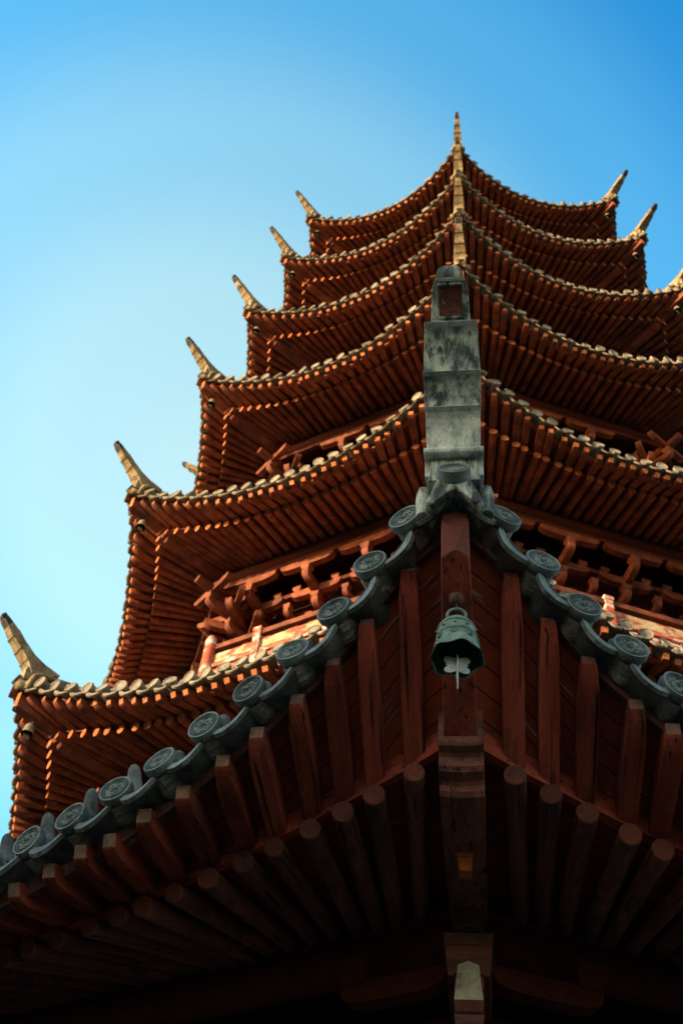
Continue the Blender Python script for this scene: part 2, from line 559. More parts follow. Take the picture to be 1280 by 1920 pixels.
def round_tile_mesh(name, rd, detail, mats):
    """round end tile: carved disc, barrel and the mortar under it; local X points outward, Z up"""
    mb = MB()
    if detail:
        nr, ntn = 26, 96
        rows = []
        hs = {}
        for a in range(nr + 1):
            q = a / nr
            row = []
            for b in range(ntn):
                th = 2 * math.pi * b / ntn
                h = 0.0
                if q > 0.86:
                    h = 0.006
                elif 0.74 < q < 0.80 or 0.63 < q < 0.68:
                    h = 0.005
                elif q < 0.58:
                    h = 0.0045 * math.sin(6 * th + 2.2 * math.sin(2 * th + 1) + 5 * q) * math.cos(13 * q + 1.3 * math.sin(3 * th + .7)) + 0.0022
                hs[a, b] = h
                row.append(V(0.0 + h, rd * q * math.cos(th), rd * q * math.sin(th)))
            rows.append(row)
        mb.rings(rows[1:], cap0=True, cap1=False, mi=0)
        for a in range(1, nr):      # grooves painted darker as shade, so the relief reads crisper
            for b in range(ntn):
                hh = (hs[a, b] + hs[a, (b + 1) % ntn] + hs[a + 1, b] + hs[a + 1, (b + 1) % ntn]) / 4
                if hh < 0.0008:
                    mb.m[(a - 1) * ntn + b] = 2
        th = np.linspace(0, 2 * math.pi, ntn, endpoint=False)
        side = [[V(x, r * math.cos(t), r * math.sin(t)) for t in th] for x, r in ((0.006, rd), (-0.004, rd * 1.02), (-0.024, rd * 1.02), (-0.030, rd * 0.98))]
        mb.rings(side, cap0=False, cap1=True, mi=0)
        n = 20
    else:
        n = 10
        th = np.linspace(0, 2 * math.pi, n, endpoint=False)
        side = [[V(x, r * math.cos(t), r * math.sin(t)) for t in th] for x, r in ((-0.004, rd * .78), (-0.004, rd * 0.8), (0.004, rd * .86), (0.004, rd), (-0.03, rd * 1.02))]
        mb.rings(side, mi=0)
    th = np.linspace(0, 2 * math.pi, n, endpoint=False)
    br = rd * 0.86
    mb.rings([[V(x, br * math.cos(t), br * math.sin(t)) for t in th] for x in (-0.028, -0.08, -0.15)], mi=0)
    if detail:   # lumpy mortar bedding
        rr = random.Random(3)
        g = []
        for a in range(9):
            x = -0.040 - a * 0.011
            row = []
            for b in range(8):
                t = math.pi * (1.02 + 0.96 * b / 7)
                q = rd * (0.93 + 0.16 * rr.random())
                row.append(V(x, q * 0.80 * math.cos(t), q * 0.95 * math.sin(t) - 0.004))
            g.append(row)
        mb.grid(g, 1)
    return mb.mesh(name, mats, 35)


RT_NEAR = round_tile_mesh('round_tile', 0.071, True, [M['tile'], M['mortar'], M['tile_groove_shade']])
RT_FAR = round_tile_mesh('far_round_tile', 0.074, False, [M['far_tile'], M['far_tile']])


def nail_mesh(name, m):
    mb = MB()
    n = 14
    th = np.linspace(0, 2 * math.pi, n, endpoint=False)
    prof = [(0.0, .042), (.012, .043), (.02, .036), (.06, .033), (.10, .028), (.118, .024), (.130, .016), (.136, .006)]
    mb.rings([[V(r * math.cos(t), r * math.sin(t), z) for t in th] for z, r in prof])
    return mb.mesh(name, [m], 50)


NAIL_NEAR = nail_mesh('nail_cap', M['pan'])
NAIL_FAR = nail_mesh('far_nail_cap', M['far_tile'])


def row_frame(T, i, u, dx=0.0, dz=0.0):
    """frame of a tile row end: X outward and down the slope"""
    x = unit(nrm(i) - V(0, 0, SL))
    e = E(T, i, u)
    z = unit(np.cross(x, tang(i)))
    if z[2] < 0:
        z = -z
    return frame(e + x * dx + z * dz, x, z)


def drip_verts(T, i, ua, ub, n, detail):
    """pan tile between two tile rows with its hanging front plate"""
    a, b = E(T, i, ua), E(T, i, ub)
    out = unit(nrm(i) - V(0, 0, SL))
    c = (a + b) / 2 - out * 0.050
    tx = unit(b - a)
    hw = np.linalg.norm(b - a) / 2 - 0.008
    dn = unit(np.cross(tx, out))
    if dn[2] > 0:
        dn = -dn
    sag = 0.34 * hw * 2
    xs = np.linspace(-1, 1, n)
    base = 0.006

    def arc(off, depth):
        return [c + tx * (hw * x) + dn * (base + depth + sag * (1 - x * x) ** 0.9) + out * off for x in xs]
    wav = [0.030 + 0.016 * (1 - x * x) + (0.005 * math.cos(x * 9.4) if detail else 0) for x in xs]
    wav = [q * (1 - 0.75 * abs(x) ** 3) for q, x in zip(wav, xs)]
    inn = unit(V(nrm(i)[0], nrm(i)[1], 0)) * -0.14 + V(0, 0, .025)
    top_in = [p + inn for p in arc(0.0, 0)]
    bot_in = [p + inn for p in arc(0.0, 0.018)]
    top_out, bot_out = arc(0.012, 0), arc(0.0, 0.018)
    # shift the inner end up the slope is already in `out`
    lipf = [p + dn * q * .92 + out * (0.022 + q * .62) for p, q in zip(bot_out, wav)]
    lipb = [p + dn * (q * .92 + .006) + out * (0.008 + q * .56) for p, q in zip(bot_out, wav)]
    lipt = [p + out * 0.020 for p in top_out]
    return [top_in, top_out, lipt, lipf, lipb, bot_out, bot_in], (c, tx, dn, out, hw, sag, base)


def drip_into(mb, T, i, ua, ub, n, detail, mi=0, mface=0):
    g, fr = drip_verts(T, i, ua, ub, n, detail)
    g = g + [g[0]]
    o = len(mb.v)
    for row in g:
        mb.v.extend([tuple(p) for p in row])
    for r in range(len(g) - 1):
        for j in range(n - 1):
            mb.f.append([o + r * n + j, o + r * n + j + 1, o + (r + 1) * n + j + 1, o + (r + 1) * n + j])
            mb.m.append(mface if r == 2 else mi)
    k = len(g) - 1
    mb.f.append([o + r * n for r in range(k)]); mb.m.append(mi)
    mb.f.append([o + r * n + n - 1 for r in range(k)][::-1]); mb.m.append(mi)
    if detail:     # raised scroll on the hanging plate
        c, tx, dn, out, hw, sag, base = fr
        for line in range(2):
            pts = []
            for x in np.linspace(-.8, .8, 40):
                q = base + 0.018 + sag * (1 - x * x) ** 0.9
                d = (0.010 + 0.022 * (1 - x * x)) * (0.5 + 0.42 * math.sin(x * 22 + line * math.pi))
                pts.append(c + tx * hw * x + dn * (q + d * .92) + out * (0.024 + d * .62))
            mb.path(pts, 0.0028, 4, mi)


def square_rafter(mb, pe, pk, w, h, up=V(0, 0, 1), local=False, n=5, mi=0, me=1):
    """flying rafter from its tapered outer end pe to pk (underside points)"""
    d = pk - pe
    L = np.linalg.norm(d)
    x = unit(d)
    y = unit(np.cross(up, x))
    z = np.cross(x, y)
    st = [(0, .33, .036), (.03, .36, .026), (.07, .39, .017), (.13, .43, .008), (.20, .46, .003), (.30, .49, 0), (.6, .51, 0), (1, .46, 0)]
    rs = []
    for f, ww, lift in st:
        c = x * (L * f)
        o = (0 if f else -0.008)
        rs.append([c + y * (ww * w) + z * lift, c - y * (ww * w) + z * lift, c - y * (ww * w) + z * h + x * o, c + y * (ww * w) + z * h + x * o])
    if local:
        Mx = np.array([x, y, z])
        rs = [[Mx @ p for p in r] for r in rs]
    else:
        rs = [[pe + p for p in r] for r in rs]
    mb.rings(rs, mi=mi, mi0=me)
    return x, y, z


# ------------------------------------------------------------------ pagoda
pagoda = bpy.data.objects.new('pagoda', None)
COL.objects.link(pagoda)
thing(pagoda, 'tall eight-sided red timber pagoda with seven tiers of upswept grey tiled eaves', 'pagoda')

COUNT = dict(flying_rafter=0, round_rafter=0, round_tile=0, drip_tile=0, nail_cap=0)
LIMIT = 98


def px_of(p):
    d = p - V(0, -CAM_D, EYE)
    z = d @ _fw
    return 640 + FPX * (d @ _r2) / z, 960 - FPX * (d @ _u2) / z


def in_frame(p, m=45):
    x, y = px_of(p)
    return -m < x < 1280 + m and -m < y < 1920 + m


def finial_segments(sc):
    """side profile (outward s, z) of the stepped, upswept corner finial relative to the eave corner"""
    if sc < 1:
        lo = [(-.10, .03), (-.06, .14), (.02, .25), (.13, .35), (.26, .46), (.45, .65)]
        hi = [(-.40, .27), (-.22, .30), (-.05, .36), (.08, .46), (.22, .59), (.41, .72)]
        wd = [(.095, .095), (.088, .09), (.088, .08), (.074, .064), (.054, .042)]
        return lo, hi, wd
    lo = [(-0.05, 0.05), (0.00, 0.14), (0.09, 0.34), (0.18, 0.48), (0.31, 0.675), (0.465, 0.80)]
    hi = [(-0.42, 0.22), (-0.26, 0.31), (-0.12, 0.47), (0.02, 0.61), (0.18, 0.77), (0.365, 0.87)]
    wd = [(.119, .119), (.110, .115), (.119, .121), (.121, .113), (.086, .074)]
    return [(x * sc, z * sc) for x, z in lo], [(x * sc, z * sc) for x, z in hi], [(a * sc, b * sc) for a, b in wd]


def finial_mesh(name, sc, near):
    """local X outward, Z up, origin at the eave corner"""
    mb = MB()
    lo, hi, wd = finial_segments(sc)
    rr = random.Random(5)
    for j in range(5):
        (x0, z0), (x1, z1) = lo[j], lo[j + 1]
        (X0, Z0_), (X1, Z1) = hi[j], hi[j + 1]
        w0, w1 = wd[j]
        n = 13
        d = unit(V(x1 - x0, z1 - z0)); nn = V(d[1], -d[0])
        rs = []
        lip = (0.020 if near else .010) * sc
        for a in range(n):
            f = a / (n - 1)
            c = -(0.016 if near else .006) * sc * math.sin(math.pi * f) + lip * max(0, f - .86) / .14 * (1 if j < 4 else 0)   # hollow face, projecting upper lip
            p = V(x0 + (x1 - x0) * f + nn[0] * c, z0 + (z1 - z0) * f + nn[1] * c)
            q = V(X0 + (X1 - X0) * f, Z0_ + (Z1 - Z0_) * f)
            ww = w0 + (w1 - w0) * f
            if j == 4 and f > .75:
                ww *= 1 - (0.20 if near else .32) * ((f - .75) / .25) ** 2
            rs.append([V(p[0], -ww, p[1]), V(p[0], ww, p[1]), V(q[0], ww * .86, q[1]), V(q[0], -ww * .86, q[1])])
        mi = 0
        if near and j in (0, 1):
            mi = 1
        if not near and j == 4:
            mb.rings(rs[:7], mi=0)
            mb.rings(rs[6:], mi=2)
        else:
            mb.rings(rs[:12], mi=mi)
            mb.rings(rs[11:], mi=1)
        if j == 4:      # flaking recessed panel on the face of the top block, framed by raised borders
            def face(f, y, off):
                p = V(x0 + (x1 - x0) * f, z0 + (z1 - z0) * f) + nn * (off - 0.016 * sc * math.sin(math.pi * f))
                return V(p[0], y, p[1])
            g = [[face(f, y * sc, 0.003 * sc) for y in np.linspace(-.046, .048, 9)] for f in np.linspace(.16, .80, 12)]
            mb.grid(g, 3)
            for a, b in (((.12, -.055), (.84, -.055)), ((.12, .055), (.84, .055)), ((.12, -.055), (.12, .055)), ((.84, -.055), (.84, .055))):
                pts = [face(a[0] + (b[0] - a[0]) * t, (a[1] + (b[1] - a[1]) * t) * sc, 0.003 * sc) for t in np.linspace(0, 1, 8)]
                mb.path(pts, 0.006 * sc, 6, mi)
    # rounded cap over the tip
    cap = []
    (x1, z1), (X1, Z1) = lo[5], hi[5]
    for a in range(9):
        f = a / 8
        k = math.cos(f * math.pi / 2)
        dx, dz = (0.050 if near else .03) * sc * math.sin(f * math.pi / 2), (0.062 if near else .04) * sc * math.sin(f * math.pi / 2)
        ww = (.074 * .80 if near else .05 * .68) * (0.08 + 0.92 * k)
        m = V((x1 + X1) / 2, (z1 + Z1) / 2)
        p = m + (V(x1, z1) - m) * max(k, .1); q = m + (V(X1, Z1) - m) * max(k, .1)
        cap.append([V(p[0] + dx, -ww, p[1] + dz), V(p[0] + dx, ww, p[1] + dz), V(q[0] + dx, ww, q[1] + dz), V(q[0] + dx, -ww, q[1] + dz)])
    mb.rings(cap, mi=2 if not near else 0)
    if near:   # round moulding between the foot and the first slab
        mb.path([V(lo[1][0] + .004, y, lo[1][1]) for y in np.linspace(-.122, .122, 9)], 0.022, 10, 1)
    # ridge behind the finial running back up the hip
    rs = []
    for a, (x, zb, zt) in enumerate(((-0.02, -0.02, .20), (-.42, .02, .25), (-.9, .10, .36), (-1.5, .36, .62))):
        ww = .105 * sc
        rs.append([V(x * sc, -ww, zb * sc), V(x * sc, ww, zb * sc), V(x * sc, ww * .8, zt * sc), V(x * sc, -ww * .8, zt * sc)])
    mb.rings(rs, mi=0)
    return mb.mesh(name, [M['plaster'] if near else M['far_plaster'], M['plaster_pale'] if near else M['far_plaster'],
                          M['near_black'], M['brick']], 40)


FIN_NEAR = finial_mesh('corner_finial', 1.0, True)
FIN_FAR = finial_mesh('far_corner_finial', 0.87, False)


def corner_tile_mesh(near):
    """hooked tile at the eave corner: small disc on a plaster block, side shoulders"""
    mb = MB()
    x = unit(V(1, 0, 0.35))
    z = unit(V(-.35, 0, 1))
    y = V(0, 1, 0)
    th = np.linspace(0, 2 * math.pi, 24, endpoint=False)
    o = V(0.0, 0, 0.02)
    rd = 0.066
    mb.rings([[o + x * h + y * (r * math.cos(t)) + z * (r * math.sin(t)) for t in th] for h, r in
              ((0.020, rd * .5), (.024, rd * .55), (.020, rd * .6), (.020, rd * .78), (.027, rd * .82), (.027, rd), (-0.005, rd * 1.03), (-0.12, rd * .98), (-.5, rd * .98))], mi=0)
    return mb.mesh('corner_tile' if near else 'far_corner_tile', [M['tile'], M['plaster_pale']] if near else [M['far_plaster'], M['far_plaster']], 40)



def ridge_foot_mesh(near):
    mb = MB()
    # plaster under the disc, running down to both sides
    fr = [(-.068, .005), (.068, .005), (.090, -.06), (.120, -.150), (.088, -.175), (0, -.078), (-.088, -.175), (-.120, -.150), (-.090, -.06)]
    mb.rings([[V(.0 + (.02 if abs(a) < .01 else 0), a * .9, b) for a, b in fr], [V(-.04, a, b + .01) for a, b in fr], [V(-.35, a * 1.1, b + .12) for a, b in fr]], mi=0)
    for s in (-1, 1):   # rounded shoulders of the ridge on both sides
        mb.path([V(-.10, s * .126, -.13), V(-.11, s * .128, -.02), V(-.13, s * .126, .07), V(-.18, s * .122, .12), V(-.30, s * .118, .16), V(-.55, s * .118, .22)],
                [.030, .032, .032, .030, .028, .028], 10, 0)
    return mb.mesh('ridge_foot', [M['plaster'] if near else M['far_plaster']], 180)


RF_NEAR, RF_FAR = ridge_foot_mesh(True), ridge_foot_mesh(False)
CT_NEAR, CT_FAR = corner_tile_mesh(True), corner_tile_mesh(False)


def build_tier(k):
    T = TIERS[k]
    near = k == 0
    vis = (-2, -1, 0, 1)
    # roof shell: tiling on top, boards beneath, one closed skin
    shell = MB()
    us = np.linspace(-1, 1, 41)
    if k < 6:
        nap, nz = TIERS[k + 1]['ap'] - 1.28, TIERS[k + 1]['H'] - 2.0
        if near:
            nap, nz = TIERS[1]['ap'] - .6, TIERS[1]['H'] - 1.1
    else:
        nap, nz = 0.25, T['H'] + 3.2
    for i in range(-4, 4):
        top = []
        for f in np.linspace(0, 1, 7):
            row = []
            for u in us:
                e = Ein(T, i, u, 0.10, 0.02)
                q = octp(nap / C8, nz, i, u)
                p = e * (1 - f) + q * f
                zz = e[2] + (q[2] - e[2]) * f ** 1.25
                p[2] = zz
                row.append(p)
            top.append(row)
        shell.grid(top, 0)
        uvw = (T['ap'] * math.tan(math.pi / 8))
        so_, kk_ = [], []
        g1, uv1 = [], []
        for f in np.linspace(0, 1, 6):
            row, ur = [], []
            for u in us:
                a, b = Ein(T, i, u, 0.18, -0.135), K(T, i, u, 0.085)
                row.append(a * (1 - f) + b * f)
                ur.append((u * uvw, f * np.linalg.norm(b - a)))
            g1.append(row); uv1.append(ur)
        shell.grid(g1, 1, uv1)
        shell.grid([[Ein(T, i, u, .10, 0.02) for u in us], [Ein(T, i, u, .12, -.06) for u in us], [Ein(T, i, u, .18, -.135) for u in us]], 0)
        g2, uv2 = [], []
        for f in np.linspace(0, 1, 5):
            row, ur = [], []
            for u in us:
                a, b = K(T, i, u, 0.004), Wu(T, i, u, 0.075)
                row.append(a * (1 - f) + b * f)
                ur.append((u * uvw, 2 + f * np.linalg.norm(b - a)))
            g2.append(row); uv2.append(ur)
        shell.grid(g2, 2, uv2)
        shell.grid([[Wu(T, i, u, 0.075) for u in us], [octp((T['ap'] - T['offW'] - .7) / C8, T['WH'] + .22, i, u) for u in us]], 2,
                   [[(u * uvw, 4) for u in us], [(u * uvw, 4.7) for u in us]])
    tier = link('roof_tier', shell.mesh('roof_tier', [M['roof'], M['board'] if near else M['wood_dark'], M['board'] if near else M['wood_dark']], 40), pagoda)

    # boards along the eave and along the rafter ends
    bd = MB()
    for i in range(-4, 4):
        rows = []
        for u in us:
            a = Ein(T, i, u, 0.140, -0.098); b = Ein(T, i, u, 0.146, -0.158)
            c = Ein(T, i, u, 0.200, -0.150); d = Ein(T, i, u, 0.200, -0.098)
            rows.append([a, b, c, d])
        bd.rings(rows, mi=0)
        rows = []
        for u in us:
            p = K(T, i, u)
            dd = K(T, i, u) - E(T, i, u); dd[2] = 0; dd = unit(dd)
            q = p - dd * .012; r = p + dd * .03
            rows.append([q + V(0, 0, .092), q + V(0, 0, -.006), r + V(0, 0, -.006), r + V(0, 0, .092)])
        bd.rings(rows, mi=1)
    link('eave_board', bd.mesh('eave_board', [M['eave_dust'] if near else M['wood'], M['rafter'] if near else M['wood']]), tier)

    # inner purlin and its pillow timber
    pu = MB()
    for i in range(-4, 4):
        hw = (T['ap'] - T['offW']) * math.tan(math.pi / 8)
        for s0 in (-1, 1):
            pu.tube(Wt(T, i, 0, -.16), Wt(T, i, s0 * hw, -.16), .10, n=12)
            pu.tube(Wt(T, i, s0 * hw * .1, -.05), Wt(T, i, s0 * hw, -.03), .02, .06, n=8)
    link('purlin', pu.mesh('purlin', [M['wood_dark']], 40), tier)

    rest = {n: MB() for n in COUNT}

    def individual(kind, p):
        if COUNT[kind] < LIMIT and k <= 2 and in_frame(p) and (k == 0 or px_of(p)[0] < 1300):
            COUNT[kind] += 1
            return True
        return False

    rj = random.Random(11 + k)
    # rafters
    nr = int(0.955 / T['rp'])
    uu = [0.945 - T['rp'] * j for j in range(0, 200) if 0.945 - T['rp'] * j > -0.95] if near else None
    for i in vis:
        if near:
            half = [0.945 - 0.0415 * j for j in range(23)]
            ul = sorted(set([round(x, 4) for x in half] + [round(-x, 4) for x in half]))
        else:
            n = int(round(2 * 0.955 / T['rp']))
            ul = [(-0.955 + 1.91 * j / n) for j in range(n + 1)]
        for u in ul:
            ue = u + (rj.uniform(-.005, .005) if near else rj.uniform(-.009, .009))
            pe = Ein(T, i, ue, (0.100 if near else 0.075) + rj.uniform(-.012, .012), -0.222 + rj.uniform(-.008, .008))
            pk = K(T, i, ue)
            w, h = (0.086, 0.092) if near else (0.094, 0.092)
            if individual('flying_rafter', pe):
                mb = MB()
                x, y, z = square_rafter(mb, pe, pk, w * rj.uniform(.94, 1.05), h, local=True)
                o = link('flying_rafter', mb.mesh('flying_rafter', [M['rafter'], M['end']] if near else [M['wood'], M['wood_end']]), tier,
                         frame(pe, x, z))
                if near:
                    bevel(o, 0.006, 2)
            else:
                square_rafter(rest['flying_rafter'], pe, pk, w, h)
            # round rafter below
            a = K(T, i, ue, -0.058)
            b = Wu(T, i, ue, 0.0)
            d = unit(a - b)
            a = a + d * 0.045
            r = (0.044 if near else .052) * (rj.uniform(.93, 1.06) if near else 1.0)
            if individual('round_rafter', a):
                mb = MB()
                L = np.linalg.norm(b - a)
                mb.tube(V(0, 0, 0), V(L, 0, 0), r, r * .92, 18 if near else 10, mi0=1)
                o = link('round_rafter', mb.mesh('round_rafter', [M['log'], M['end_red']] if near else [M['wood'], M['wood_end']], 50), tier,
                         frame(a, b - a, V(0, 0, 1)))
                if near:
                    bevel(o, 0.005, 2, 50)
            else:
                rest['round_rafter'].tube(a, b, r, r, 8, mi0=1)
    # tiles
    for i in vis:
        ul = eave_us(T, i, T['pitch'], 0.945 if near else 0.965)
        ext = [-0.995] + ul + [0.995]
        for j, u in enumerate(ul):
            jit = rj.uniform(-.008, .008)
            Mf = row_frame(T, i, u, jit, rj.uniform(-.005, .005))
            if near:
                Mf = Mf @ Matrix.Rotation(rj.uniform(0, 6.28), 4, 'X')
                # the mortar must stay below: undo the turn for all but small angles
                Mf = row_frame(T, i, u, jit, rj.uniform(-.005, .005)) @ Matrix.Rotation(rj.uniform(-.3, .3), 4, 'X') @ Matrix.Rotation(rj.uniform(-.11, .11), 4, 'Z') @ Matrix.Rotation(rj.uniform(-.09, .09), 4, 'Y')
            else:
                Mf = Mf @ Matrix.Translation((rj.uniform(-.012, .012), rj.uniform(-.01, .01), rj.uniform(-.012, .012))) @ Matrix.Rotation(rj.uniform(-.2, .2), 4, 'Z') @ Matrix.Rotation(rj.uniform(-.2, .2), 4, 'Y')
            pos = np.array(Mf.translation)
            src = RT_NEAR if near else RT_FAR
            if individual('round_tile', pos):
                link('round_tile', src, tier, Mf)
            else:
                dump(rest['round_tile'], src, Mf)
            Nf = row_frame(T, i, u, (-0.115 if near else -.15) + rj.uniform(-.015, .015), 0.062 if near else 0.06) @ Matrix.Rotation(rj.uniform(-.15, .15), 4, 'X')
            if near:
                zn = unit(nrm(i) * .30 + V(0, 0, 1))
                Nf = frame(E(T, i, u) - nrm(i) * (.115 + rj.uniform(-.012, .012)) + V(0, 0, .055), np.cross(tang(i), zn), zn) @ Matrix.Rotation(rj.uniform(-.12, .12), 4, 'X')
                Nf = Nf @ Matrix.Diagonal((.98, .98, (1.05 if abs(u) < .66 else .62) + rj.uniform(-.12, .06), 1))
            if not near or abs(u) < 0.99:
                src = NAIL_NEAR if near else NAIL_FAR
                if individual('nail_cap', pos):
                    link('nail_cap', src, tier, Nf)
                else:
                    dump(rest['nail_cap'], src, Nf)
        for j in range(len(ext) - 1):
            ua, ub = ext[j], ext[j + 1]
            pos = E(T, i, (ua + ub) / 2)
            if individual('drip_tile', pos):
                mb = MB()
                drip_into(mb, T, i, ua, ub, 21 if near else 9, near, 0, 1)
                link('drip_tile', mb.mesh('drip_tile', [M['pan'], M['tile']] if near else [M['far_tile'], M['far_tile']], 40), tier)
            else:
                drip_into(rest['drip_tile'], T, i, ua, ub, 9, False)
    # barrel rows running up the roof
    tl = MB()
    for i in (-3, -2, -1, 0, 1, 2):
        n, t = nrm(i), tang(i)
        for u in eave_us(T, i, T['pitch'], 0.945 if near else 0.965):
            e = E(T, i, u)
            tt, a0 = e @ t, e @ n
            rs = []
            br = 0.060 if near else 0.062
            for d in np.linspace(.12, a0 - nap, 9):
                ad = a0 - d
                hw = ad * math.tan(math.pi / 8)
                if abs(tt) > hw - .05 and rs:
                    break
                u2 = max(-1, min(1, tt / max(hw, .01)))
                ze = E(T, i, u2)[2] + 0.02
                f = min(1.0, max(0.0, (a0 - ad - .10) / (a0 - .10 - nap)))
                p = n * ad + t * tt
                p[2] = ze + (nz - ze) * f ** 1.25
                rs.append([p + t * (br * math.cos(q)) + V(0, 0, br * math.sin(q) - .01) for q in np.linspace(0, math.pi, 7)])
            if len(rs) > 1:
                tl.rings(rs, cap0=True, cap1=True, closed=False)
    link('roof_tiling', tl.mesh('roof_tiling', [M['roof']], 50), tier)
    names = dict(flying_rafter='flying_rafter_row', round_rafter='round_rafter_row', round_tile='round_tile_row', drip_tile='drip_tile_row', nail_cap='nail_cap_row')
    mats = dict(flying_rafter=[M['rafter'], M['end']] if near else [M['wood'], M['wood_end']], round_rafter=[M['log'], M['end_red']] if near else [M['wood'], M['wood_end']],
                round_tile=[M['tile'], M['mortar'], M['tile_groove_shade']] if near else [M['far_tile'], M['far_tile']],
                drip_tile=[M['pan']] if near else [M['far_tile']], nail_cap=[M['pan']] if near else [M['far_tile']])
    for n, mb in rest.items():
        if mb.f:
            o = link(names[n], mb.mesh(names[n], mats[n], None if n == 'flying_rafter' else 40), tier)
            o['kind'] = 'stuff'
    # corner beams, finials, hook tiles
    ends = {}
    for c in (-2, -1, 0, 1, 2):
        az = PHI + Q8 * c
        x = rad(az)
        y = V(-x[1], x[0], 0)
        e, kc = E(T, c, -1.0), K(T, c, -1.0)
        re, rk = np.hypot(e[0], e[1]), np.hypot(kc[0], kc[1])
        ze, zk = e[2], kc[2]
        r1 = re - 0.075
        zb1 = ze - 0.42 if near else ze - 0.36
        # upper corner beam, pointed front
        Mc = frame(corner(r1, zb1, az), -x, V(0, 0, 1))
        L = r1 - rk + .04
        dz = (zk - .02 - zb1) / (r1 - rk) * L
        mb = MB()
        rs = []
        hgt = 0.26 if near else 0.20
        w0, w1 = (0.053, 0.066) if near else (.055, .066)
        for f in (0, .04, .5, 1):
            ww = w0 + (w1 - w0) * f
            if f == 0:
                ww *= .97
            xx, zz = L * f, dz * f
            rs.append([V(xx - (.016 if f == 0 else 0), 0, zz + (.012 if f == 0 else 0)), V(xx, ww, zz), V(xx, ww, zz + hgt), V(xx - (.016 if f == 0 else 0), 0, zz + hgt), V(xx, -ww, zz + hgt), V(xx, -ww, zz)])
        mb.rings(rs, mi0=1)
        o = link('corner_beam', mb.mesh('corner_beam', [M['rafter'], M['end_red']] if near else [M['wood'], M['wood_end']]), tier, Mc)
        if near:
            bevel(o, .006, 2)
        # lower corner beam with a carved, stepped front
        rw = (T['ap'] - T['offW']) / C8
        Mc = frame(corner(rk + .02, zk, az), -x, V(0, 0, 1))
        L2 = rk + .02 - rw
        prof = [(0, .0), (.0, -.028), (.010, -.040), (.045, -.046), (.058, -.056), (.064, -.092), (.080, -.108), (.128, -.114), (.140, -.126), (.146, -.146), (.165, -.160), (.30, -.156), (.45, -.15)]
        if near:
            zend = T['WH'] - zk + .02
            prof = prof[:-1] + [(L2 + .2, zend - .06)]
        else:
            prof = [(a * .8, b * .8) for a, b in prof] + [(L2 + .1, T['WH'] - zk - .08)]
        mb = MB()
        hw = .086 if near else .08
        g = [[V(a, -hw, b), V(a, -hw * .6, b - .006), V(a, 0, b - .008), V(a, hw * .6, b - .006), V(a, hw, b), V(a + .02, hw, b + .24), V(a + .02, -hw, b + .24)] for a, b in prof]
        mb.rings(g)
        o = link('lower_corner_beam', mb.mesh('lower_corner_beam', [M['log'] if near else M['wood']], 25), tier, Mc)
        if near:
            bevel(o, .004, 2, 40)
        src = FIN_NEAR if near else FIN_FAR
        o = link('corner_finial', src, tier, frame(e + V(0, 0, .01 if near else 0.0), x, V(0, 0, 1)))
        if near and c == 0:
            bevel(o, .006, 2, 30)
        ct = link('corner_tile', CT_NEAR if near else CT_FAR, tier, frame(e + x * .01 + V(0, 0, -.03), x, V(0, 0, 1)))
        rf = link('ridge_foot', RF_NEAR if near else RF_FAR, tier, frame(e + x * .01 + V(0, 0, -.03), x, V(0, 0, 1)))
        if near and c == 0:
            bevel(rf, .012, 2, 30)
            sm = rf.modifiers.new('soft', 'SUBSURF')
            sm.levels = sm.render_levels = 2
        ends[c] = (re, ze, zb1, r1, rk, zk, az)
    return tier, ends


def dump(mb, me, M4):
    o = len(mb.v)
    A = np.array(M4)
    co = np.empty(len(me.vertices) * 3)
    me.vertices.foreach_get('co', co)
    co = co.reshape(-1, 3) @ A[:3, :3].T + A[:3, 3]
    mb.v.extend(map(tuple, co))
    for p in me.polygons:
        mb.f.append([i + o for i in p.vertices])
        mb.m.append(p.material_index)


TE = []
for k in range(7):
    TE.append(build_tier(k))

# ------------------------------------------------------------------ storeys behind the eaves
def curved_arm(mb, c, d, up, half, h, th, mi=0, back=None):
    """bracket arm centred on c along d with its lower corners rounded upward"""
    s = np.cross(d, up)
    ts = [-1, -.97, -.88, -.72, -.5, .5, .72, .88, .97, 1]
    lift = [.62, .42, .2, .06, 0, 0, .06, .2, .42, .62]
    rs = []
    for t, q in zip(ts, lift):
        p = c + d * (half * t)
        rs.append([p + s * th + up * (h * q), p - s * th + up * (h * q), p - s * th + up * h, p + s * th + up * h])
    mb.rings(rs, mi=mi)


def block(mb, c, x, y, w, h, mi=0):
    """bearing block, narrower at the foot"""
    z = V(0, 0, 1)
    a, b = w * .34, w * .5
    mb.rings([[c + x * sx * q + y * sy * q + z * zz for sx, sy in ((-1, -1), (1, -1), (1, 1), (-1, 1))] for q, zz in ((a, 0), (b, h * .45), (b, h))], mi=mi)


def bracket_mesh(mb, c, x, y, reach):
    """two-step bracket: x outward, y along the wall, c on the wall at the foot"""
    z = V(0, 0, 1)
    block(mb, c, x, y, .20, .14)
    curved_arm(mb, c + z * .13, x, z, reach * .55, .14, .046)
    curved_arm(mb, c + z * .132, y, z, .31, .13, .044)
    for s in (-1, 1):
        block(mb, c + z * .272 + y * s * .25, x, y, .12, .08)
    block(mb, c + z * .28 + x * reach * .48, x, y, .13, .09)
    curved_arm(mb, c + z * .355 + x * reach * .48, y, z, .37, .125, .044)
    curved_arm(mb, c + z * .358 + x * reach * .35, x, z, reach * .68, .135, .046)
    for s in (-1, 1):
        block(mb, c + z * .486 + y * s * .29 + x * reach * .48, x, y, .12, .08)
    block(mb, c + z * .505 + x * reach * .95, x, y, .13, .09)
    curved_arm(mb, c + z * .592 + x * reach * .95, y, z, .40, .115, .044)


